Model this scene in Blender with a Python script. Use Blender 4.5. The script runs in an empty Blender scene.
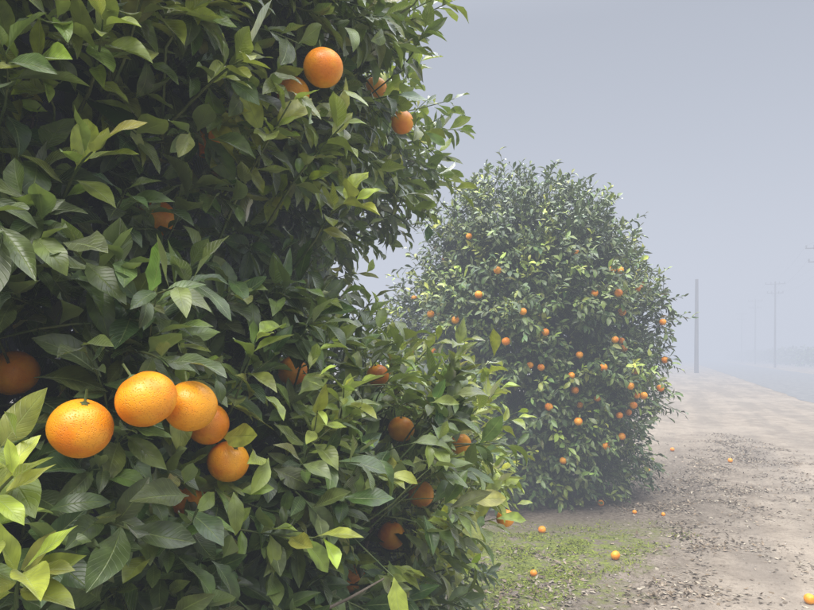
import bpy, math, numpy as np, random
from mathutils import Vector, noise
rng=np.random.default_rng(7); random.seed(7)
scene=bpy.context.scene
COL=scene.collection
def norm(a): return a/np.maximum(np.linalg.norm(a,axis=-1,keepdims=True),1e-9)
def sstep(a,b,x):
    t=np.clip((x-a)/(b-a),0,1); return t*t*(3-2*t)

# ------------------------------------------------ materials helpers
def newmat(name):
    m=bpy.data.materials.new(name); m.use_nodes=True; nt=m.node_tree; nt.nodes.clear()
    return m,nt
def N(nt,t,**k):
    n=nt.nodes.new(t)
    for a,b in k.items():
        setattr(n,a,b)
    return n
def math_(nt,op,a,b=None,clamp=False):
    n=nt.nodes.new('ShaderNodeMath'); n.operation=op; n.use_clamp=clamp
    for i,v in enumerate((a,b)):
        if v is None: continue
        if isinstance(v,(int,float)): n.inputs[i].default_value=v
        else: nt.links.new(v,n.inputs[i])
    return n.outputs[0]
def mixc(nt,f,a,b,blend='MIX'):
    n=nt.nodes.new('ShaderNodeMix'); n.data_type='RGBA'; n.blend_type=blend
    for s,v in ((n.inputs[0],f),(n.inputs[6],a),(n.inputs[7],b)):
        if isinstance(v,(int,float)): s.default_value=v
        elif isinstance(v,tuple): s.default_value=(*v,1) if len(v)==3 else v
        else: nt.links.new(v,s)
    return n.outputs[2]
def maprange(nt,v,a,b,c=0.,d=1.,smooth=True):
    n=nt.nodes.new('ShaderNodeMapRange'); n.interpolation_type='SMOOTHSTEP' if smooth else 'LINEAR'
    nt.links.new(v,n.inputs[0])
    for i,x in enumerate((a,b,c,d)): n.inputs[i+1].default_value=x
    return n.outputs[0]
def noisetex(nt,vec,scale,detail=4,rough=.55,dist=0):
    n=nt.nodes.new('ShaderNodeTexNoise'); n.inputs['Scale'].default_value=scale
    n.inputs['Detail'].default_value=detail; n.inputs['Roughness'].default_value=rough
    n.inputs['Distortion'].default_value=dist
    if vec is not None: nt.links.new(vec,n.inputs['Vector'])
    return n.outputs['Fac']

def leaf_mat(name,transl=.28,rough=.36,dry=False,detail=True):
    m,nt=newmat(name); L=nt.links
    at=N(nt,'ShaderNodeAttribute'); at.attribute_name='lc'
    geo=N(nt,'ShaderNodeNewGeometry')
    c=at.outputs[0]; bump=None
    if detail:
        uv=N(nt,'ShaderNodeUVMap'); sep=N(nt,'ShaderNodeSeparateXYZ'); L.new(uv.outputs[0],sep.inputs[0])
        au=math_(nt,'ABSOLUTE',sep.outputs[0])
        rib=maprange(nt,au,.0,.07,1,0)
        ph=math_(nt,'SUBTRACT',math_(nt,'MULTIPLY',sep.outputs[1],11.),math_(nt,'MULTIPLY',au,2.4))
        fr=math_(nt,'FRACT',ph); tri=math_(nt,'ABSOLUTE',math_(nt,'SUBTRACT',fr,.5))
        vein=maprange(nt,tri,.0,.13,1,0)
        nz=noisetex(nt,geo.outputs['Position'],45,1)
        nz2=maprange(nt,nz,.3,.7,.72,1.22)
        vm=N(nt,'ShaderNodeVectorMath',operation='SCALE'); L.new(c,vm.inputs[0]); L.new(nz2,vm.inputs['Scale'])
        c=vm.outputs[0]
        c=mixc(nt,math_(nt,'MULTIPLY',rib,.5),c,(.25,.31,.09))
        c=mixc(nt,math_(nt,'MULTIPLY',vein,.12),c,(.21,.27,.07))
        hb=math_(nt,'ADD',math_(nt,'MULTIPLY',rib,-.8),math_(nt,'ADD',math_(nt,'MULTIPLY',vein,-.3),math_(nt,'MULTIPLY',nz,.9)))
        bump=N(nt,'ShaderNodeBump'); bump.inputs['Strength'].default_value=.45; bump.inputs['Distance'].default_value=.002
        L.new(hb,bump.inputs['Height'])
    back=mixc(nt,.45,c,(.18,.24,.10) if not dry else (.25,.2,.15))
    cc=mixc(nt,geo.outputs['Backfacing'],c,back)
    df=N(nt,'ShaderNodeBsdfDiffuse'); L.new(cc,df.inputs[0])
    out=df.outputs[0]
    if bump: L.new(bump.outputs[0],df.inputs['Normal'])
    if transl>0:
        tr=N(nt,'ShaderNodeBsdfTranslucent')
        tc=mixc(nt,1.,cc,(1.7,1.7,.7),'MULTIPLY'); L.new(tc,tr.inputs[0])
        mx=N(nt,'ShaderNodeMixShader'); mx.inputs[0].default_value=transl
        L.new(out,mx.inputs[1]); L.new(tr.outputs[0],mx.inputs[2]); out=mx.outputs[0]
    if not dry:
        gl=N(nt,'ShaderNodeBsdfGlossy'); gl.inputs['Roughness'].default_value=rough; gl.inputs[0].default_value=(1,1,1,1)
        fz=N(nt,'ShaderNodeFresnel'); fz.inputs[0].default_value=1.42
        if bump: L.new(bump.outputs[0],gl.inputs['Normal']); L.new(bump.outputs[0],fz.inputs['Normal'])
        ff=math_(nt,'MULTIPLY',fz.outputs[0],maprange(nt,geo.outputs['Backfacing'],0,1,1.,.35))
        mg=N(nt,'ShaderNodeMixShader'); L.new(ff,mg.inputs[0]); L.new(out,mg.inputs[1]); L.new(gl.outputs[0],mg.inputs[2]); out=mg.outputs[0]
    o=N(nt,'ShaderNodeOutputMaterial'); L.new(out,o.inputs[0])
    return m
def flat_leaf(name):
    m,nt=newmat(name); at=N(nt,'ShaderNodeAttribute'); at.attribute_name='lc'
    d=N(nt,'ShaderNodeBsdfDiffuse'); nt.links.new(at.outputs[0],d.inputs[0])
    o=N(nt,'ShaderNodeOutputMaterial'); nt.links.new(d.outputs[0],o.inputs[0]); return m
def simple_mat(name,c1,c2,scale,rough=.8,bump=.3,dist=.01,stretch=None,detail=6):
    m,nt=newmat(name); L=nt.links
    tc=N(nt,'ShaderNodeTexCoord'); v=tc.outputs['Object']
    if stretch:
        mp=N(nt,'ShaderNodeMapping'); mp.inputs['Scale'].default_value=stretch; L.new(v,mp.inputs[0]); v=mp.outputs[0]
    nz=noisetex(nt,v,scale,detail,.65)
    f=maprange(nt,nz,.35,.65)
    bs=N(nt,'ShaderNodeBsdfPrincipled'); L.new(mixc(nt,f,c1,c2),bs.inputs['Base Color'])
    bs.inputs['Roughness'].default_value=rough; bs.inputs['Specular IOR Level'].default_value=.3
    if bump>0:
        bp=N(nt,'ShaderNodeBump'); bp.inputs['Strength'].default_value=bump; bp.inputs['Distance'].default_value=dist
        L.new(nz,bp.inputs['Height']); L.new(bp.outputs[0],bs.inputs['Normal'])
    o=N(nt,'ShaderNodeOutputMaterial'); L.new(bs.outputs[0],o.inputs[0]); return m
def orange_mat():
    m,nt=newmat('orange_peel'); L=nt.links
    tc=N(nt,'ShaderNodeTexCoord'); v=tc.outputs['Object']
    big=noisetex(nt,v,16,3); vo=N(nt,'ShaderNodeTexVoronoi'); vo.inputs['Scale'].default_value=430; L.new(v,vo.inputs['Vector'])
    c=mixc(nt,maprange(nt,big,.35,.65),(.80,.22,.004),(.90,.38,.014))
    pore=maprange(nt,vo.outputs['Distance'],.0,.45,1,0)
    c=mixc(nt,math_(nt,'MULTIPLY',pore,.35),c,(.55,.15,.004))
    sp=noisetex(nt,v,95,3); c=mixc(nt,maprange(nt,sp,.68,.78,0,.5),c,(.36,.18,.04))
    bs=N(nt,'ShaderNodeBsdfPrincipled'); L.new(c,bs.inputs['Base Color'])
    bs.inputs['Roughness'].default_value=.38
    bp=N(nt,'ShaderNodeBump'); bp.inputs['Strength'].default_value=.8; bp.inputs['Distance'].default_value=.0009
    L.new(math_(nt,'ADD',math_(nt,'MULTIPLY',pore,-1.),math_(nt,'MULTIPLY',big,1.5)),bp.inputs['Height']); L.new(bp.outputs[0],bs.inputs['Normal'])
    o=N(nt,'ShaderNodeOutputMaterial'); L.new(bs.outputs[0],o.inputs[0]); return m

M_LEAF=leaf_mat('citrus_leaf'); M_LEAF2=leaf_mat('citrus_leaf_plain',transl=0,detail=False,rough=.4); M_DRY=leaf_mat('dry_leaf',0,.7,True,False)
M_FLAT=flat_leaf('matte_leaf')  # plain diffuse, colour from the lc attribute; inner leaves, grass and orchard
M_BARK=simple_mat('bark',(.07,.055,.042),(.17,.14,.11),14,.9,.8,.01,(1,1,.3),3)
M_TWIG=simple_mat('green_twig',(.06,.09,.03),(.11,.13,.05),20,.6,0,detail=1)
M_ORANGE=orange_mat()
M_CALYX=simple_mat('calyx',(.07,.11,.03),(.13,.14,.05),200,.7)
M_WOOD=simple_mat('pole_wood',(.05,.042,.036),(.12,.10,.085),6,.9,.4,.01,(1,1,.1))
M_METAL=simple_mat('pole_hardware',(.12,.12,.12),(.2,.2,.2),8,.5)

# ------------------------------------------------ mesh helpers
def mk(name,verts,faces_idx,nper,mats,parent=None,smooth=True,matidx=None):
    me=bpy.data.meshes.new(name); nv=len(verts); nf=len(faces_idx)
    me.vertices.add(nv); me.vertices.foreach_set('co',np.asarray(verts,dtype=np.float32).ravel())
    me.loops.add(nf*nper); me.loops.foreach_set('vertex_index',np.asarray(faces_idx,dtype=np.int32).ravel())
    me.polygons.add(nf); me.polygons.foreach_set('loop_start',np.arange(nf,dtype=np.int32)*nper)
    me.polygons.foreach_set('use_smooth',np.full(nf,smooth))
    for m in mats: me.materials.append(m)
    if matidx is not None: me.polygons.foreach_set('material_index',np.asarray(matidx,dtype=np.int32))
    me.update(calc_edges=True)
    ob=bpy.data.objects.new(name,me); COL.objects.link(ob)
    if parent: ob.parent=parent
    return ob
def empty(name,loc=(0,0,0)):
    e=bpy.data.objects.new(name,None); COL.objects.link(e); e.empty_display_size=.3; return e

def leaves(name,P,T,Nn,L,W,bend,fold,col,nv,nu,mat,parent=None):
    n=len(P); T=norm(T); Nn=norm(Nn-T*(Nn*T).sum(1,keepdims=True)); B=np.cross(T,Nn)
    v=np.linspace(0,1,nv+1); u=np.linspace(-1,1,nu+1)
    vb=np.clip((v-.1)/.9,0,1)
    w=np.sin(np.pi*vb**.88)**.85*(1-.25*sstep(.75,1,vb)); w=np.maximum(w,.035); w[-1]=.01
    vv,uu=np.meshgrid(v,u,indexing='ij'); ww=w[:,None]*np.ones_like(uu)
    vv,uu,ww=[a.ravel()[None,:] for a in (vv,uu,ww)]
    bd=bend[:,None]; ang=bd*vv
    sb=np.where(np.abs(bd)<1e-3,1e-3,bd)
    al=np.sin(ang)/sb*L[:,None]; dn=-(1-np.cos(ang))/sb*L[:,None]
    hw=uu*ww*W[:,None]/2
    wav=rng.uniform(0,6.28,(n,1)); wf=rng.uniform(5,11,(n,1))
    lift=np.abs(hw)*np.sin(fold)[:,None]+ .12*W[:,None]*uu**2*ww*np.sin(wf*vv+wav+uu*1.2)
    lat=hw*np.cos(fold)[:,None]
    n2=Nn[:,None,:]*np.cos(ang)[...,None]+T[:,None,:]*np.sin(ang)[...,None]
    sw=rng.normal(0,.09,(n,1))*L[:,None]*vv**2
    V=P[:,None,:]+T[:,None,:]*al[...,None]+Nn[:,None,:]*dn[...,None]+B[:,None,:]*(lat+sw)[...,None]+n2*lift[...,None]
    k=(nv+1)*(nu+1)
    f=[]
    for i in range(nv):
        for j in range(nu):
            a=i*(nu+1)+j; f.append((a,a+1,a+nu+2,a+nu+1))
    f=np.array(f); F=(f[None]+(np.arange(n)*k)[:,None,None]).reshape(-1,4)
    ob=mk(name,V.reshape(-1,3),F,4,[mat],parent)
    me=ob.data
    ca=me.color_attributes.new('lc','FLOAT_COLOR','POINT')
    c4=np.ones((n,k,4),dtype=np.float32); c4[...,:3]=col[:,None,:]
    ca.data.foreach_set('color',c4.ravel())
    if mat is M_LEAF:
        uvl=me.uv_layers.new(name='UVMap')
        uvt=np.stack([uu[0],vv[0]],1); uvl.data.foreach_set('uv',uvt[F.ravel()%k].astype(np.float32).ravel())
    return ob

def tubes(name,paths,radii,sides,mat,parent=None):
    n,m,_=paths.shape
    tan=norm(np.gradient(paths,axis=1)); ref=np.tile(np.array([.31,.52,.79]),(n,m,1))
    s=norm(np.cross(tan,ref)); b=np.cross(tan,s)
    a=np.linspace(0,2*np.pi,sides,endpoint=False)
    V=paths[:,:,None,:]+radii[:,:,None,None]*(s[:,:,None,:]*np.cos(a)[None,None,:,None]+b[:,:,None,:]*np.sin(a)[None,None,:,None])
    f=[]
    for i in range(m-1):
        for j in range(sides):
            j2=(j+1)%sides; f.append((i*sides+j,i*sides+j2,(i+1)*sides+j2,(i+1)*sides+j))
    f=np.array(f); F=(f[None]+(np.arange(n)*m*sides)[:,None,None]).reshape(-1,4)
    return mk(name,V.reshape(-1,3),F,4,[mat],parent)

def oranges(name,centers,diam,parent,seg=28,rings=18,stemup=True):
    Vs=[];Fs=[];Mi=[];off=0
    for c,d in zip(centers,diam):
        ax=Vector((random.gauss(0,.3),random.gauss(0,.3),1)) if stemup else Vector((random.gauss(0,1),random.gauss(0,1),random.gauss(0,1)))
        R=ax.to_track_quat('Z','Y').to_matrix(); r=d/2; e=random.uniform(.92,1.02)
        base=off
        for i in range(rings+1):
            ph=math.pi*i/rings
            for j in range(seg):
                th=2*math.pi*j/seg
                rr=r*(1-.07*math.exp(-(ph/.22)**2)-.03*math.exp(-((math.pi-ph)/.2)**2))
                p=Vector((rr*math.sin(ph)*math.cos(th),rr*math.sin(ph)*math.sin(th),rr*e*math.cos(ph)))
                p*=1+.035*noise.noise(p*22+Vector(c)*7)
                Vs.append((R@p)+Vector(c)); off+=1
        for i in range(rings):
            for j in range(seg):
                j2=(j+1)%seg; Fs.append((base+i*seg+j,base+(i+1)*seg+j,base+(i+1)*seg+j2,base+i*seg+j2)); Mi.append(0)
        b2=off
        for j in range(10):
            th=2*math.pi*j/10; q=r*(.17 if j%2==0 else .09)
            Vs.append(R@Vector((q*math.cos(th),q*math.sin(th),r*e*.945))+Vector(c))
        for j in range(10):
            th=2*math.pi*j/10
            Vs.append(R@Vector((r*.045*math.cos(th),r*.045*math.sin(th),r*e*1.02))+Vector(c))
        for j in range(10):
            th=2*math.pi*j/10
            Vs.append(R@Vector((r*.04*math.cos(th),r*.04*math.sin(th),r*e*(1.5 if stemup else 1.04)))+Vector(c))
        off+=30
        for k in range(2):
            for j in range(10):
                j2=(j+1)%10; Fs.append((b2+k*10+j,b2+k*10+j2,b2+(k+1)*10+j2,b2+(k+1)*10+j)); Mi.append(1)
    return mk(name,[tuple(v) for v in Vs],Fs,4,[M_ORANGE,M_CALYX],parent,True,Mi)

# ------------------------------------------------ tree builder
def lump(x,y,z,f,s): return noise.noise(Vector((x*f+s,y*f-s,z*f+2*s)))
def palette(n,young,rnd,base_d,base_m,yc):
    t=rnd[:,None]; c=base_d*(1-t)+base_m*t
    y=young[:,None]; c=c*(1-y)+yc*y
    c=c*np.exp(rng.normal(0,.2,(n,1))); c*=np.exp(rng.normal(0,.07,(n,3))); return np.clip(c,.004,.6)

def sprigs(A,O,young,kmin,kmax,lenr,leafL,scale_w=.43,droop=.3):
    n=len(A); up=np.array([0,0,1.])
    d=norm(O*.75+up*(rng.uniform(-.25,.7,(n,1))+young[:,None]*.45)+rng.normal(0,.38,(n,3)))
    ell=rng.uniform(*lenr,n)*(1+.25*young)
    bendv=rng.normal(0,.22,(n,3))+np.array([0,0,-.12])
    k=rng.integers(kmin,kmax+1,n)
    ref=norm(rng.normal(0,1,(n,3))); s=norm(np.cross(d,ref)); b=np.cross(d,s); ph=rng.uniform(0,6.28,n)
    out=[]
    for i in range(kmax):
        m=i<k; q=(i+1)/k; q=np.minimum(q,1)
        pos=A+d*(ell*q**.85)[:,None]+bendv*(ell*q*q)[:,None]*.6
        a=ph+i*2.4; r=s*np.cos(a)[:,None]+b*np.sin(a)[:,None]
        t=norm(d*(.25+.75*q)[:,None]+r*.85+O*.25+np.array([0,0,-droop])*rng.uniform(.2,1.6,(n,1))*(1-.6*young)[:,None]+rng.normal(0,.15,(n,3)))
        nn=d*.5+up*.75+O*.35+rng.normal(0,.28,(n,3))
        L=leafL*rng.uniform(.58,1.3,n)*(1-.22*(q>.93)*rng.random(n)); W=L*rng.uniform(scale_w-.08,scale_w+.09,n)
        bd=rng.normal(.45,.4,n); fo=rng.uniform(.1,.65,n)
        yy=np.clip(young*(.55+.45*q)+.15*(q>.9)*rng.random(n),0,1)
        out.append([x[m] for x in (pos,t,nn,L,W,bd,fo,yy)])
    res=[np.concatenate([o[j] for o in out]) for j in range(8)]
    m=5; qs=np.linspace(0,1,m)
    paths=A[:,None,:]+d[:,None,:]*(ell[:,None]*qs)[...,None]+bendv[:,None,:]*(ell[:,None]*qs**2)[...,None]*.6
    inner=A-norm(O+np.array([0,0,.5]))*.22+rng.normal(0,.04,(n,3))
    paths=np.concatenate([inner[:,None,:],paths],1)
    return res,paths

def cull(res,fruits,toward):
    P=res[0]+norm(res[1])*res[3][:,None]*.5; keep=np.ones(len(P),bool)
    for (c,dm,cl) in fruits:
        c=np.array(c); o=norm(toward-c)
        rel=P-c; al=rel@o; per=np.linalg.norm(rel-al[:,None]*o,axis=1)
        keep&=~((np.linalg.norm(rel,axis=1)<dm*.62)|((al>-.02)&(al<.6)&(per<dm*cl)))
    return [r[keep] for r in res],keep

def limbs(parent,C,trunk_r,targets,fork,seed):
    rs=np.random.default_rng(seed); n=len(targets); m=9
    q=np.linspace(0,1,m)[None,:,None]
    st=np.array([C[0],C[1],fork])+rs.normal(0,.05,(n,3))
    en=targets; mid=st*.55+en*.45+np.array([0,0,.35])+rs.normal(0,.13,(n,3))
    p=(1-q)**2*st[:,None]+2*q*(1-q)*mid[:,None]+q*q*en[:,None]
    p+=rs.normal(0,.015,p.shape)
    r=(rs.uniform(.022,.05,n)[:,None])*(1-.82*np.linspace(0,1,m)[None])**1.0
    tubes('limbs',p,r,8,M_BARK,parent)
    zz=np.array([-.12,0,.1,.3,.5,fork+.12]); tp=np.array([[C[0]+.02*math.sin(z*7),C[1]+.02*math.cos(z*5),z] for z in zz])[None]
    rr=trunk_r*np.array([1.6,1.35,1.1,1.0,.98,.8])[None]
    tubes('trunk',tp,rr,16,M_BARK,parent)

UP=np.array([0,0,1.])
DARK=np.array([.036,.066,.020]); MID=np.array([.125,.172,.045]); YOUNG=np.array([.37,.43,.060])

# ================================================= NEAR TREE
C1=np.array([-1.75,2.5])
zS=[.1,.4,.67,.94,1.13,1.32,1.5,1.66,1.81,2.0,2.19,2.38,2.57,2.76,2.95,3.3,3.7,4.0]
rS=[1.5,1.8,1.9,1.98,2.0,1.98,1.84,1.56,1.38,1.46,1.64,1.76,1.84,1.66,1.36,1.12,.8,.2]
zN=[.1,.4,.8,1.2,1.5,1.8,2.2,2.6,3.0,3.4,3.8,4.0]
rN=[1.45,1.75,1.93,2.02,2.0,1.92,1.95,1.97,1.85,1.5,.9,.2]
def R1(z,th):
    thd=(math.degrees(th)+180)%360-180
    w=float(sstep(-48,-20,thd)*(1-sstep(60,100,thd)))
    return (1-w)*np.interp(z,zN,rN)+w*np.interp(z,zS,rS)
def sample_tree(n,C,Rf,zr,thr,depth,lamp,seed,gap=-.36,lamp2=None):
    A=[];O=[];D=[]
    r_=random.Random(seed); lamp2=lamp*.9 if lamp2 is None else lamp2
    while len(A)<n:
        z=r_.uniform(*zr); th=math.radians(r_.uniform(*thr)); R=Rf(z,th)
        if r_.random()>(R+.25)/2.3: continue
        x=C[0]+R*math.cos(th); y=C[1]+R*math.sin(th)
        R2=R*(1+lamp*lump(x,y,z,1.6,seed)+lamp2*lump(x,y,z,4.2,seed+3))
        dp=r_.uniform(*depth)*1.0
        dR=(Rf(min(z+.12,zr[1]),th)-Rf(max(z-.12,zr[0]),th))/.24
        dR=max(-1.6,min(1.0,dR))
        o=Vector((math.cos(th),math.sin(th),-dR)).normalized()
        p=Vector((C[0]+R2*math.cos(th),C[1]+R2*math.sin(th),z))-o*dp
        if p.z<.08: continue
        if lump(x,y,z,3.0,seed+9)<gap and dp<.25: continue
        A.append(p);O.append(o);D.append(dp)
    return np.array(A),np.array(O),np.array(D)

tree1=empty('orange_tree')
F1=[((-.433,.84,1.503),.081,.72),((-.350,.85,1.541),.080,.68),((-.318,.93,1.525),.076,.5),((-.665,1.07,1.57),.08,.85),
((-.377,1.2,1.47),.078,.45),((-.345,1.22,1.395),.080,.6),((-.176,1.33,2.203),.082,.7),((-.43,1.37,2.065),.078,.36),
((-.018,1.90,1.378),.080,.95),((-.047,1.88,1.064),.082,1.0),((.043,1.98,1.166),.082,.8),((-.095,2.04,1.534),.074,.75),
((-.017,2.15,2.39),.078,.6),((-.107,2.2,2.53),.074,.7),((-.295,1.63,1.56),.076,.55),((-.53,1.34,1.89),.076,.3),
((.19,2.24,1.285),.074,.7),((-.435,1.25,1.32),.076,.4),((.35,2.25,1.02),.066,.35),((-.27,1.5,2.22),.076,.3),((-.15,1.75,.98),.074,.5)]
cam=np.array([0,0,1.6])
fr_extra=[]
for i in range(45):
    th=random.uniform(math.radians(30),math.radians(235)); z=random.uniform(.6,3.2); R=R1(z,th)-.08
    fr_extra.append((C1[0]+R*math.cos(th),C1[1]+R*math.sin(th),z))

Af,Of,Df=sample_tree(4600,C1,R1,(.1,3.6),(-150,35),(.02,.42),.085,11,-.5)
Ag,Og,Dg=sample_tree(1200,C1,R1,(.9,3.0),(-95,-15),(.0,.22),.085,11,-9)
Ab,Ob,Db=sample_tree(1500,C1,R1,(.1,4.0),(35,210),(.05,.4),.085,12)
At,Ot,Dt=sample_tree(350,C1,R1,(3.3,4.0),(-180,180),(.02,.3),.08,13)
def youngness(A,bias):
    o=[]
    for p in A:
        v=lump(p[0],p[1],p[2],3.2,31)+.6*random.gauss(0,.35)
        b=bias(p); o.append(min(1,max(0,(v-.24+b)*2.2)))
    return np.array(o)
def bias1(p):
    b=0
    b+=.5*math.exp(-((p[0]+.42)**2+(p[1]-1.0)**2)/.16-((p[2]-2.08)**2)/.05)
    b+=.62*math.exp(-((p[0]-.2)**2+(p[1]-2.2)**2)/.4-((p[2]-1.25)**2)/.2)
    b+=.15*math.exp(-((p[2]-.9)**2)/.1)
    return b
def addfield(A,O,y,kmin,kmax,lr,ll,nv,nu,name,tree,fr,twr=.0022,crown_shade=None,droop=.3,camclear=.5,mat=None):
    res,paths=sprigs(A,O,y,kmin,kmax,lr,ll,droop=droop)
    res,_=cull(res,fr,cam)
    ctr=res[0]+norm(res[1])*res[3][:,None]*.5
    k=(np.linalg.norm(ctr-cam,axis=1)>camclear)&(ctr[:,2]>.02); res=[r[k] for r in res]
    P,T,Nn,L,W,bd,fo,yy=res
    col=palette(len(P),yy,rng.random(len(P))**1.2,DARK,MID,YOUNG)
    if crown_shade is not None: col*=crown_shade
    leaves(name,P,T,Nn,L,W,bd,fo,col,nv,nu,mat or M_LEAF,tree)
    rad=np.linspace(1.6,.6,paths.shape[1])[None]*np.full((len(paths),1),twr)
    kp=(np.linalg.norm(paths[:,-1]-cam,axis=1)>camclear+.08)
    for (c,dmm,cl) in fr:
        c=np.array(c); o=norm(cam-c)
        rel=paths-c; al=rel@o; per=np.linalg.norm(rel-al[...,None]*o,axis=2)
        kp&=~((al>-.04)&(al<.4)&(per<dmm*.55)).any(1)
    tubes(name+'_twigs',paths[kp],rad[kp],4,M_TWIG,tree)
addfield(Af,Of,youngness(Af,bias1),6,11,(.10,.26),.087,6,2,'foliage_outer',tree1,F1)
addfield(Ag,Og,youngness(Ag,bias1),7,11,(.08,.2),.085,8,4,'foliage_face',tree1,F1,twr=.0018)
mS=[(-.40,.98,2.12),(-.34,1.02,2.16),(-.46,.98,2.07),(-.30,1.08,2.10),(-.38,1.05,2.2),(-.22,1.25,2.02),(-.26,1.2,1.93),(-.18,1.35,1.98),(-.52,1.0,2.16),(-.44,1.0,2.17),
(-.5,.95,1.86),(-.12,1.45,1.9),(.16,2.1,1.36),(.24,2.15,1.30),(.30,2.2,1.36),(.2,2.1,1.2),(.28,2.15,1.1),(.1,2.0,1.42),(.32,2.25,1.22),(.18,2.05,1.05),
(0.0,1.9,1.45),(-.1,1.75,1.38),(-.13,1.7,1.18),(-.05,1.8,1.1),(-.25,1.4,1.3),(.1,1.95,.92),(0,1.85,.8),(-.12,1.7,.85),(.05,2.0,1.3),(.12,2.05,1.22),(.22,2.15,1.42),
(.34,2.3,1.3),(.36,2.3,1.12),(.05,1.9,.7),(-.2,1.6,.8),(.15,2.1,.8),(-.05,1.7,.72),(.30,2.3,1.44),(.26,2.2,1.2),(.1,2.05,1.12)]
mA=np.array(mS); mO=np.column_stack([mA[:,:2]-C1,np.full(len(mA),.4)]); mO=norm(mO)
mA=mA-mO*.12
addfield(mA,mO,np.clip(rng.uniform(.5,1.,len(mA)),0,1),7,10,(.12,.2),.090,10,6,'foliage_new_growth',tree1,F1[:18])
nA=np.array([(-.45,.66,1.42),(-.42,.68,1.33),(-.47,.70,1.48),(-.38,.76,1.25),(-.46,.66,1.36)]); nO=norm(np.array([(.35,-.2,.4)]*5)+rng.normal(0,.12,(5,3)))
addfield(nA,nO,np.array([.9,.75,.6,.6,.7]),7,9,(.05,.10),.075,12,6,'foliage_low_sprigs',tree1,F1[:3],camclear=.47)
addfield(Ab,Ob,youngness(Ab,lambda p:0),6,10,(.12,.26),.098,2,2,'foliage_back',tree1,[],mat=M_LEAF2)
addfield(At,Ot,youngness(At,lambda p:.1),6,10,(.12,.26),.09,3,2,'foliage_crown',tree1,[],mat=M_LEAF2)
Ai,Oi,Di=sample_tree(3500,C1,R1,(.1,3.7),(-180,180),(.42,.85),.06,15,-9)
addfield(Ai,Oi,np.zeros(len(Ai)),5,8,(.15,.3),.15,2,1,'foliage_inner',tree1,[],crown_shade=.6,mat=M_FLAT)  # inner leaves coloured darker: shade inside the crown put into their colour
tg,_,_=sample_tree(46,C1,R1,(.5,3.5),(-180,180),(.3,.4),.05,16)
limbs(tree1,C1,.11,tg,.55,5)
sel=rng.choice(len(Af),380,replace=False); e=Af[sel]; s0=e-Of[sel]*rng.uniform(.35,.6,(380,1))-np.array([0,0,.18])+rng.normal(0,.08,(380,3))
q=np.linspace(0,1,6)[None,:,None]; md=(s0+e)/2+rng.normal(0,.05,(380,3))+np.array([0,0,.05])
pp=(1-q)**2*s0[:,None]+2*q*(1-q)*md[:,None]+q*q*e[:,None]
tubes('branches',pp,np.linspace(1,.35,6)[None]*rng.uniform(.004,.008,(380,1)),6,M_BARK,tree1)
bp=np.array([[(-.75,1.75,.85),(-.5,1.5,.93),(-.38,1.38,.965),(-.28,1.33,.95),(-.2,1.36,.94),(-.12,1.45,.95)],
             [(-.4,1.42,.96),(-.36,1.33,1.0),(-.3,1.3,1.05),(-.22,1.28,1.06),(-.12,1.3,1.1),(-.05,1.36,1.12)]])
tubes('low_branch',bp,np.array([[.014,.011,.009,.007,.005,.003],[.007,.006,.005,.004,.003,.002]]),8,M_BARK,tree1)
oranges('fruit',[f[0] for f in F1],[f[1] for f in F1],tree1,40,26)
oranges('fruit_far_side',fr_extra,[.076]*len(fr_extra),tree1,16,10)

# ================================================= SECOND TREE
C2=np.array([1.38,7.5])
z2=[.04,.3,.6,1.07,1.66,2.25,2.7,3.0,3.25,3.45,3.58]; r2=[.88,1.07,1.20,1.30,1.33,1.30,1.20,1.05,.84,.55,.2]
def R2f(z,th): return float(np.interp(z,z2,r2))
tree2=empty('orange_tree.001')
off=[(-1.15,2.02),(-1.3,1.66),(-1.22,1.64),(-1.16,1.58),(-.56,2.42),(-.5,1.73),(-.17,1.48),(-.28,1.5),(.35,2.2),(.54,2.2),(.28,1.6),(.24,1.25),
(.39,1.09),(.49,1.17),(.44,1.48),(.78,1.2),(.87,1.19),(.75,1.1),(.92,2.05),(1.0,1.42),(.7,2.48),(.76,2.47),(-.71,2.18),(-.85,2.83),(1.05,1.67),(.74,.77),(.31,2.64),
(-.13,1.82),(.6,1.3),(1.0,2.3),(.22,.95),(1.15,1.95),(1.2,1.55),(.1,.55),(-.35,2.0),(.9,1.75),(1.12,1.25),(.55,1.75),(-.95,1.95),(.65,1.0),(.15,1.4),(.95,1.0),(-.1,1.1),(.5,.7)]
F2=[]
LS=21; LA=.28; LB=.24
for i,(a,z) in enumerate(off):
    a=a*.92+.08; R=R2f(z,0); th=math.atan2(-math.sqrt(max(R*R-a*a,.05)),a)
    x=C2[0]+R*math.cos(th); y=C2[1]+R*math.sin(th)
    Rr=R*(1+LA*lump(x,y,z,1.6,LS)+LB*lump(x,y,z,4.2,LS+3))+.11
    F2.append(((C2[0]+Rr*math.cos(th),C2[1]+Rr*math.sin(th),z),random.uniform(.068,.085),(.62,.45,.3)[i%3]))
A2,O2,D2=sample_tree(4600,C2,R2f,(.06,3.58),(-190,15),(-.10,.5),LA,LS,-.20,LB)
def bias2(p): return .10*float(sstep(1.2,3.2,p[2]))+.16*float(sstep(1.6,.6,p[0]))-.08
addfield(A2,O2,youngness(A2,bias2),6,10,(.10,.28),.092,4,2,'foliage_outer',tree2,F2,twr=.0025,mat=M_LEAF2)
A3,O3,D3=sample_tree(1700,C2,R2f,(.06,3.58),(15,170),(.0,.5),.2,21)
addfield(A3,O3,youngness(A3,lambda p:0),6,10,(.10,.26),.098,2,2,'foliage_back',tree2,[],twr=.0025,mat=M_LEAF2)
A4,O4,D4=sample_tree(1500,C2,R2f,(.1,3.1),(-180,180),(.45,.85),.06,23,-9)
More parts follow.
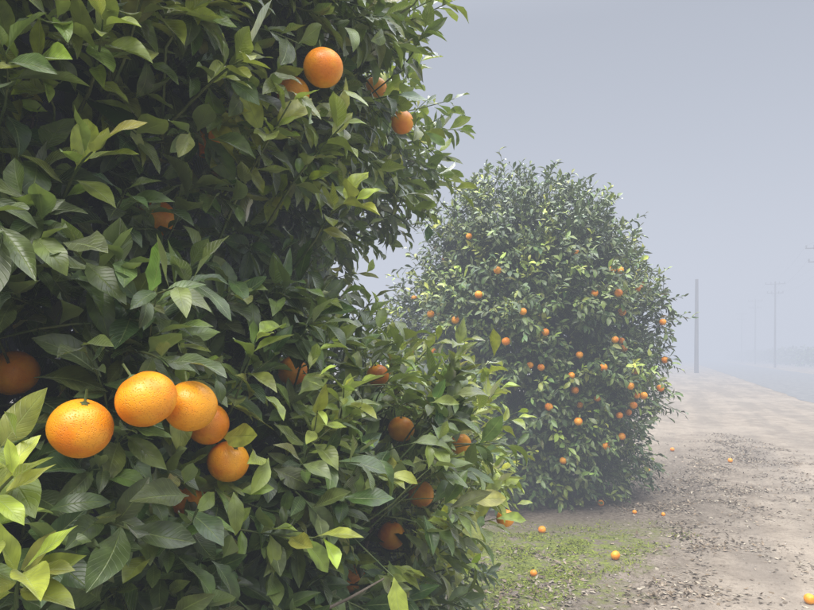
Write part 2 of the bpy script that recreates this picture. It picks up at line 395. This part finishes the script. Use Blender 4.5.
addfield(A4,O4,np.zeros(len(A4)),5,8,(.15,.3),.135,2,1,'foliage_inner',tree2,[],crown_shade=.6,mat=M_FLAT)  # same crown-interior shade multiplied into these leaf colours
A5,O5,D5=sample_tree(70,C2,R2f,(2.2,3.5),(-180,180),(.0,.15),.26,21)
O5=norm(O5*.9+UP*.7)
addfield(A5,O5,np.clip(rng.uniform(.1,.8,70),0,1),9,13,(.15,.32),.078,4,2,'foliage_shoots',tree2,[],twr=.003,mat=M_LEAF2)
tg,_,_=sample_tree(40,C2,R2f,(.5,3.1),(-180,180),(.3,.4),.05,26)
limbs(tree2,C2,.10,tg,.5,6)
ex=[]
for i in range(50):
    th=random.uniform(0,math.pi); z=random.uniform(.5,3.0); R=R2f(z,0); ex.append((C2[0]+R*math.cos(th),C2[1]+R*math.sin(th),z))
oranges('fruit',[f[0] for f in F2]+ex,[f[1] for f in F2]+[.078]*50,tree2,18,12)

# ================================================= GROUND
def qrow(x,y): return (x+1.75)*.840-(y-2.5)*.543
def srd(x,y): return (x-13)*.923-(y-20)*.385
def axis(a,b,st,far):
    m=list(np.arange(a,b+st/2,st)); s=st; v=b
    while v<far: s*=1.22; v+=s; m.append(v)
    s=st; v=a
    while v>-far: s*=1.22; v-=s; m.insert(0,v)
    return np.array(m)
gx=axis(-2.5,7.5,.06,900); gy=axis(2.5,13,.06,900)
X,Y=np.meshgrid(gx,gy,indexing='ij'); Z=np.zeros_like(X)
for i in range(X.shape[0]):
    for j in range(X.shape[1]):
        x=X[i,j]; y=Y[i,j]
        if -30<x<40 and -20<y<70:
            s=srd(x,y); a=min(1,max(0,(-s-.3)/1.5)) if s<0 else (min(1,max(0,(s-7.3)/1.5)))
            if a>0:
                p=Vector((x,y,0))
                Z[i,j]=a*(.026*noise.noise(p*1.1)+.012*noise.noise(p*4.)+.007*noise.noise(p*11))
def gz(x,y):
    i=np.clip(np.searchsorted(gx,x)-1,0,len(gx)-2); j=np.clip(np.searchsorted(gy,y)-1,0,len(gy)-2)
    fx=(x-gx[i])/(gx[i+1]-gx[i]); fy=(y-gy[j])/(gy[j+1]-gy[j])
    return (Z[i,j]*(1-fx)+Z[i+1,j]*fx)*(1-fy)+(Z[i,j+1]*(1-fx)+Z[i+1,j+1]*fx)*fy
ny=len(gy); ii,jj=np.meshgrid(np.arange(len(gx)-1),np.arange(ny-1),indexing='ij')
a=(ii*ny+jj).ravel(); F=np.stack([a,a+ny,a+ny+1,a+1],1)
def ground_mat():
    m,nt=newmat('orchard_dirt'); L=nt.links
    geo=N(nt,'ShaderNodeNewGeometry'); P=geo.outputs['Position']
    def dot(v,c):
        n=N(nt,'ShaderNodeVectorMath',operation='DOT_PRODUCT'); L.new(P,n.inputs[0]); n.inputs[1].default_value=v
        return math_(nt,'ADD',n.outputs['Value'],c)
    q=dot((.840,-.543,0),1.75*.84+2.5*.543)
    yc=dot((0,1,0),0.)
    n1=noisetex(nt,P,.55,3); n2=noisetex(nt,P,3.2,4,.6); n3=noisetex(nt,P,24,4,.7)
    mp=N(nt,'ShaderNodeMapping'); mp.inputs['Rotation'].default_value=(0,0,math.radians(22.6)); L.new(P,mp.inputs[0])
    mp2=N(nt,'ShaderNodeMapping'); mp2.inputs['Scale'].default_value=(1.6,.14,1); L.new(mp.outputs[0],mp2.inputs[0])
    n5=noisetex(nt,mp2.outputs[0],1.,4,.6)
    c=mixc(nt,maprange(nt,n2,.35,.65),(.215,.178,.140),(.30,.252,.20))
    c=mixc(nt,maprange(nt,n5,.40,.60,0,.6),c,(.175,.150,.124))
    c=mixc(nt,maprange(nt,n1,.5,.65,0,.45),c,(.34,.287,.23))
    c=mixc(nt,maprange(nt,n3,.52,.70,0,.5),c,(.13,.105,.082))
    vo=N(nt,'ShaderNodeTexVoronoi'); vo.inputs['Scale'].default_value=42; L.new(P,vo.inputs['Vector'])
    peb=maprange(nt,vo.outputs['Distance'],.1,.3,1,0)
    sel=maprange(nt,n2,.5,.6)
    c=mixc(nt,math_(nt,'MULTIPLY',math_(nt,'MULTIPLY',peb,sel),.4),c,(.38,.34,.29))
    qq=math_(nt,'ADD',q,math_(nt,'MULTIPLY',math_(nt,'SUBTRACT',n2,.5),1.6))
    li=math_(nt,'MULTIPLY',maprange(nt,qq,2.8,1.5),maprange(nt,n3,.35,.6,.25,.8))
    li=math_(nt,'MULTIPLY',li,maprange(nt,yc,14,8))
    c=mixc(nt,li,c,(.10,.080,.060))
    mo=math_(nt,'MULTIPLY',maprange(nt,qq,1.85,1.3),maprange(nt,noisetex(nt,P,6.,3,.7),.36,.52))
    mo=math_(nt,'MULTIPLY',mo,maprange(nt,yc,6.3,5.3))
    mc=mixc(nt,maprange(nt,n3,.4,.6),(.085,.11,.022),(.19,.22,.045))
    c=mixc(nt,math_(nt,'MULTIPLY',mo,.85),c,mc)
    bs=N(nt,'ShaderNodeBsdfDiffuse'); L.new(c,bs.inputs[0])
    h=math_(nt,'ADD',n3,math_(nt,'MULTIPLY',math_(nt,'MULTIPLY',peb,sel),.4))
    bp=N(nt,'ShaderNodeBump'); bp.inputs['Strength'].default_value=1.; bp.inputs['Distance'].default_value=.022
    L.new(h,bp.inputs['Height']); L.new(bp.outputs[0],bs.inputs['Normal'])
    o=N(nt,'ShaderNodeOutputMaterial'); L.new(bs.outputs[0],o.inputs[0]); return m
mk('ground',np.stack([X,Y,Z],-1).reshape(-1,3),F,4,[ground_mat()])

rd=np.array([.385,.923]); rn=np.array([.923,-.385])
ts=np.concatenate([np.arange(-60,120,.5),np.arange(120,700,10)])
v=[];w=6.6
for t in ts:
    j=.16*noise.noise(Vector((t*.5,0,0)))+.10*noise.noise(Vector((t*2.1,3,0)))
    p=np.array([13,20])+rd*t
    v.append((*(p+rn*j),.006)); v.append((*(p+rn*w/2),.03)); v.append((*(p+rn*(w-j)),.006))
f=[]
for i in range(len(ts)-1):
    for k in range(2): f.append((3*i+k,3*i+k+1,3*i+k+4,3*i+k+3))
M_ASPH=simple_mat('worn_asphalt',(.11,.11,.112),(.17,.167,.16),3,.85,.3,.01)
road=mk('road',v,f,4,[M_ASPH])

def scatter(n,fn):
    out=[]
    while len(out)<n:
        x=random.uniform(-.5,6.5); y=random.uniform(3,13)
        if random.random()<fn(x,y): out.append((x,y))
    return np.array(out)
def litf(x,y):
    q=qrow(x,y); q+=.9*noise.noise(Vector((x*.8,y*.8,5)))
    v=math.exp(-((q-1.75)/.55)**2)+.14*math.exp(-((q-2.9)/.9)**2)
    c=noise.noise(Vector((x*2.2,y*2.2,1)))
    return v*(.10+max(0,c+.15)*2.0)+.004
xy=scatter(11000,litf); n=len(xy)
P=np.column_stack([xy,gz(xy[:,0],xy[:,1])+rng.uniform(.001,.008,n)])
az=rng.uniform(0,6.28,n); T=np.column_stack([np.cos(az),np.sin(az),rng.normal(0,.12,n)]); Nn=np.column_stack([rng.normal(0,.2,(n,2)),np.ones(n)])
L_=rng.uniform(.014,.055,n)
pal=np.array([(.16,.12,.08),(.24,.19,.14),(.10,.08,.06),(.30,.26,.20),(.20,.165,.13)]); col=pal[rng.integers(0,5,n)]*np.exp(rng.normal(0,.2,(n,1)))
leaves('leaf_litter',P,T,Nn,L_,L_*rng.uniform(.35,.55,n),rng.normal(0,.6,n),rng.uniform(0,.6,n),col,3,2,M_DRY)
def grf(x,y):
    q=qrow(x,y)+.5*noise.noise(Vector((x*1.5,y*1.5,8)))
    return max(0,min(1,(1.8-q)/.4))*(.06+max(0,.12+noise.noise(Vector((x*4,y*4,2))))*2)*max(0,min(1,(6.2-y)/.8))
xy=[]
while len(xy)<22000:
    x=random.uniform(-.8,3.2); y=random.uniform(2.8,6.3)
    if random.random()<grf(x,y): xy.append((x,y))
xy=np.array(xy); n=len(xy); P=np.column_stack([xy,gz(xy[:,0],xy[:,1])-.002])
az=rng.uniform(0,6.28,n); T=np.column_stack([np.cos(az)*.8,np.sin(az)*.8,rng.uniform(.3,1.2,n)]); Nn=np.column_stack([rng.normal(0,.3,(n,2)),np.ones(n)])
L_=rng.uniform(.010,.034,n); col=np.array([(.125,.165,.030)])*np.exp(rng.normal(0,.28,(n,1)))+np.array([[.06,.03,.0]])*rng.random((n,1))
leaves('grass',P,T,Nn,L_,L_*rng.uniform(.15,.45,n),rng.normal(.6,.3,n),rng.uniform(0,.5,n),col,2,1,M_FLAT)
xy=scatter(3000,lambda x,y:.3+.5*max(0,noise.noise(Vector((x,y,0)))))
ico=np.array([(1,0,0),(0,1,0),(-1,0,0),(0,-1,0),(0,0,1),(0,0,-1)],float)
fi=np.array([(0,1,4),(1,2,4),(2,3,4),(3,0,4),(1,0,5),(2,1,5),(3,2,5),(0,3,5)])
n=len(xy); sz=rng.gamma(2.,.0024,n)+.002
V=ico[None]*sz[:,None,None]*rng.uniform(.6,1.3,(n,6,1))*np.array([1,1,.6]); V+=np.column_stack([xy,gz(xy[:,0],xy[:,1])+sz*.2])[:,None]
mk('gravel',V.reshape(-1,3),(fi[None]+(np.arange(n)*6)[:,None,None]).reshape(-1,3),3,[simple_mat('stone',(.2,.17,.14),(.36,.32,.28),30,.9)],None,True)
fo=[(1.62,4.92),(3.35,5.08),(2.62,4.12),(4.85,9.5),(3.3,8.7),(.92,4.6),(1.22,5.72),(2.3,6.4),(2.55,6.3),(4.4,10.5),(2.05,6.7)]
sz=[.072,.068,.07,.07,.075,.05,.07,.045,.04,.07,.07]
fa=np.array(fo); zz=gz(fa[:,0],fa[:,1])
oranges('fallen_oranges',[(x,y,z+s/2-.004) for (x,y),z,s in zip(fo,zz,sz)],sz,None,20,14,False)

# ================================================= POLES + WIRES
def pole(name,x,y,h,arms,r=.15):
    e_=empty(name)
    p=np.array([[(x,y,-.3),(x,y,h*.33),(x+.02,y,h*.66),(x+.03,y,h)]],float)
    tubes('post',p,np.array([[r,r*.9,r*.8,r*.68]]),12,M_WOOD,e_)
    mk('cap',[(x+.03+r*.68*math.cos(a),y+r*.68*math.sin(a),h) for a in np.linspace(0,2*math.pi,12,endpoint=False)],[tuple(range(12))],12,[M_WOOD],e_,False)
    for za,hw in arms:
        cx=x-rd[0]*(r+.06); cy=y-rd[1]*(r+.06)
        a=np.array([cx,cy,za])-np.array([*rn,0])*hw; b=np.array([cx,cy,za])+np.array([*rn,0])*hw
        tubes('crossarm',np.array([[a,(a+b)/2,b]]),np.full((1,3),.06),4,M_WOOD,e_)
        for u in (-1,-.45,.45,1):
            c=np.array([cx,cy,za])+np.array([*rn,0])*hw*u*.94
            tubes('insulator',np.array([[c+UP*.06,c+UP*.12,c+UP*.18,c+UP*.26]]),np.array([[.03,.07,.045,.06]]),8,M_METAL,e_)
        for u in (-1,1):
            c=np.array([cx,cy,za])+np.array([*rn,0])*hw*u*.5; d=np.array([cx,cy,za-.65])
            tubes('brace',np.array([[c,(c+d)/2,d]]),np.full((1,3),.02),4,M_METAL,e_)
    return e_
pole('utility_pole',25.6,56,8.3,[],.19)
line=[(34.6,53),(46.5,80),(60.5,110),(22.7,26),(74,140)]
pn=['utility_pole.001','utility_pole.002','utility_pole.003','utility_pole.004','utility_pole.005']
hs=[10.9,10.9,11.3,10.9,11]
es=[pole(nm,x,y,h,[(h-.35,1.1),(h-1.5,.9)],.13) for nm,(x,y),h in zip(pn,line,hs)]
order=[3,0,1,2,4]; paths=[]
for a_,b_ in zip(order[:-1],order[1:]):
    for dz,hw in ((-.35,1.1),(-1.5,.9)):
        for u in (-1,1):
            A_=np.array([*line[a_],hs[a_]+dz+.26]); B_=np.array([*line[b_],hs[b_]+dz+.26])
            A_[:2]+=rn*hw*u*.94; B_[:2]+=rn*hw*u*.94
            q=np.linspace(0,1,14)[:,None]; pth=A_*(1-q)+B_*q; pth[:,2]-=4*.7*(q*(1-q))[:,0]; paths.append(pth)
tubes('power_lines',np.array(paths),np.full((len(paths),14),.006),4,M_METAL,es[0])

# ================================================= DISTANT ORCHARD across the road
P=[];
r_=random.Random(3)
for row in range(3):
    for k in range(36):
        t=20+k*5.2; off_=w+7+row*6.5
        c=np.array([13,20])+rd*t+rn*off_
        hh=r_.uniform(2.0,2.9); rr=r_.uniform(1.6,2.2)
        for i in range(200):
            z=r_.uniform(0.1,1); th=r_.uniform(0,6.28); rad=rr*math.sqrt(max(.05,1-(z*2-.9)**2*.7))*r_.uniform(.75,1.05)
            P.append((c[0]+rad*math.cos(th),c[1]+rad*math.sin(th),z*hh))
P=np.array(P); n=len(P); T=norm(rng.normal(0,1,(n,3))); Nn=norm(rng.normal(0,1,(n,3))+UP)
L_=rng.uniform(.3,.6,n); col=palette(n,np.zeros(n),rng.random(n),DARK,MID,YOUNG)
leaves('distant_orchard',P,T,Nn,L_,L_*.6,rng.normal(.3,.3,n),rng.uniform(0,.5,n),col,2,2,M_FLAT)

# ================================================= FOG (absorbing volume, its own glow stands in for scattered daylight), SKY, SUN
SIG=.022; FOG=(.60,.64,.735)
m,nt=newmat('fog_volume')
ab=N(nt,'ShaderNodeVolumeAbsorption'); ab.inputs['Color'].default_value=(0,0,0,1); ab.inputs['Density'].default_value=SIG
em=N(nt,'ShaderNodeEmission'); em.inputs['Color'].default_value=(*FOG,1); em.inputs['Strength'].default_value=SIG
ad=N(nt,'ShaderNodeAddShader'); nt.links.new(ab.outputs[0],ad.inputs[0]); nt.links.new(em.outputs[0],ad.inputs[1])
o=N(nt,'ShaderNodeOutputMaterial'); nt.links.new(ad.outputs[0],o.inputs['Volume'])
h=800; zt=25; zb=-3
v=[(-h,-h,zb),(h,-h,zb),(h,h,zb),(-h,h,zb),(-h,-h,zt),(h,-h,zt),(h,h,zt),(-h,h,zt)]
mk('fog',v,[(0,3,2,1),(4,5,6,7),(0,1,5,4),(1,2,6,5),(2,3,7,6),(3,0,4,7)],4,[m],None,False)

sun_dir=Vector((-.22,-.55,.8)).normalized()
el=math.asin(sun_dir.z); azr=math.atan2(sun_dir.x,sun_dir.y)
W=bpy.data.worlds.new('World'); scene.world=W; W.use_nodes=True; nt=W.node_tree; nt.nodes.clear()
sk=N(nt,'ShaderNodeTexSky'); sk.sky_type='NISHITA'; sk.sun_disc=False; sk.sun_elevation=el; sk.sun_rotation=azr
sk.dust_density=4; 
b1=N(nt,'ShaderNodeBackground'); nt.links.new(sk.outputs[0],b1.inputs[0]); b1.inputs[1].default_value=.05
tc=N(nt,'ShaderNodeTexCoord'); sp=N(nt,'ShaderNodeSeparateXYZ'); nt.links.new(tc.outputs['Generated'],sp.inputs[0])
st=maprange(nt,sp.outputs[2],.45,1.,.17,9.5)
b2=N(nt,'ShaderNodeBackground'); b2.inputs[0].default_value=(.96,.98,1.02,1); nt.links.new(st,b2.inputs[1])
ad=N(nt,'ShaderNodeAddShader'); nt.links.new(b1.outputs[0],ad.inputs[0]); nt.links.new(b2.outputs[0],ad.inputs[1])
o=N(nt,'ShaderNodeOutputWorld'); nt.links.new(ad.outputs[0],o.inputs[0])
sd=bpy.data.lights.new('sun','SUN'); sd.energy=5.0; sd.angle=math.radians(30); sd.color=(1,.96,.87)
so=bpy.data.objects.new('sun',sd); COL.objects.link(so); so.rotation_euler=sun_dir.to_track_quat('Z','Y').to_euler()

cd=bpy.data.cameras.new('camera'); co=bpy.data.objects.new('camera',cd); COL.objects.link(co)
cd.lens=28; cd.sensor_width=36; cd.shift_y=.0614; cd.clip_start=.02; cd.clip_end=3000
co.location=(0,0,1.6); co.rotation_euler=(math.radians(90),0,0); scene.camera=co
scene.view_settings.view_transform='Standard'; scene.view_settings.look='None'; scene.view_settings.exposure=0
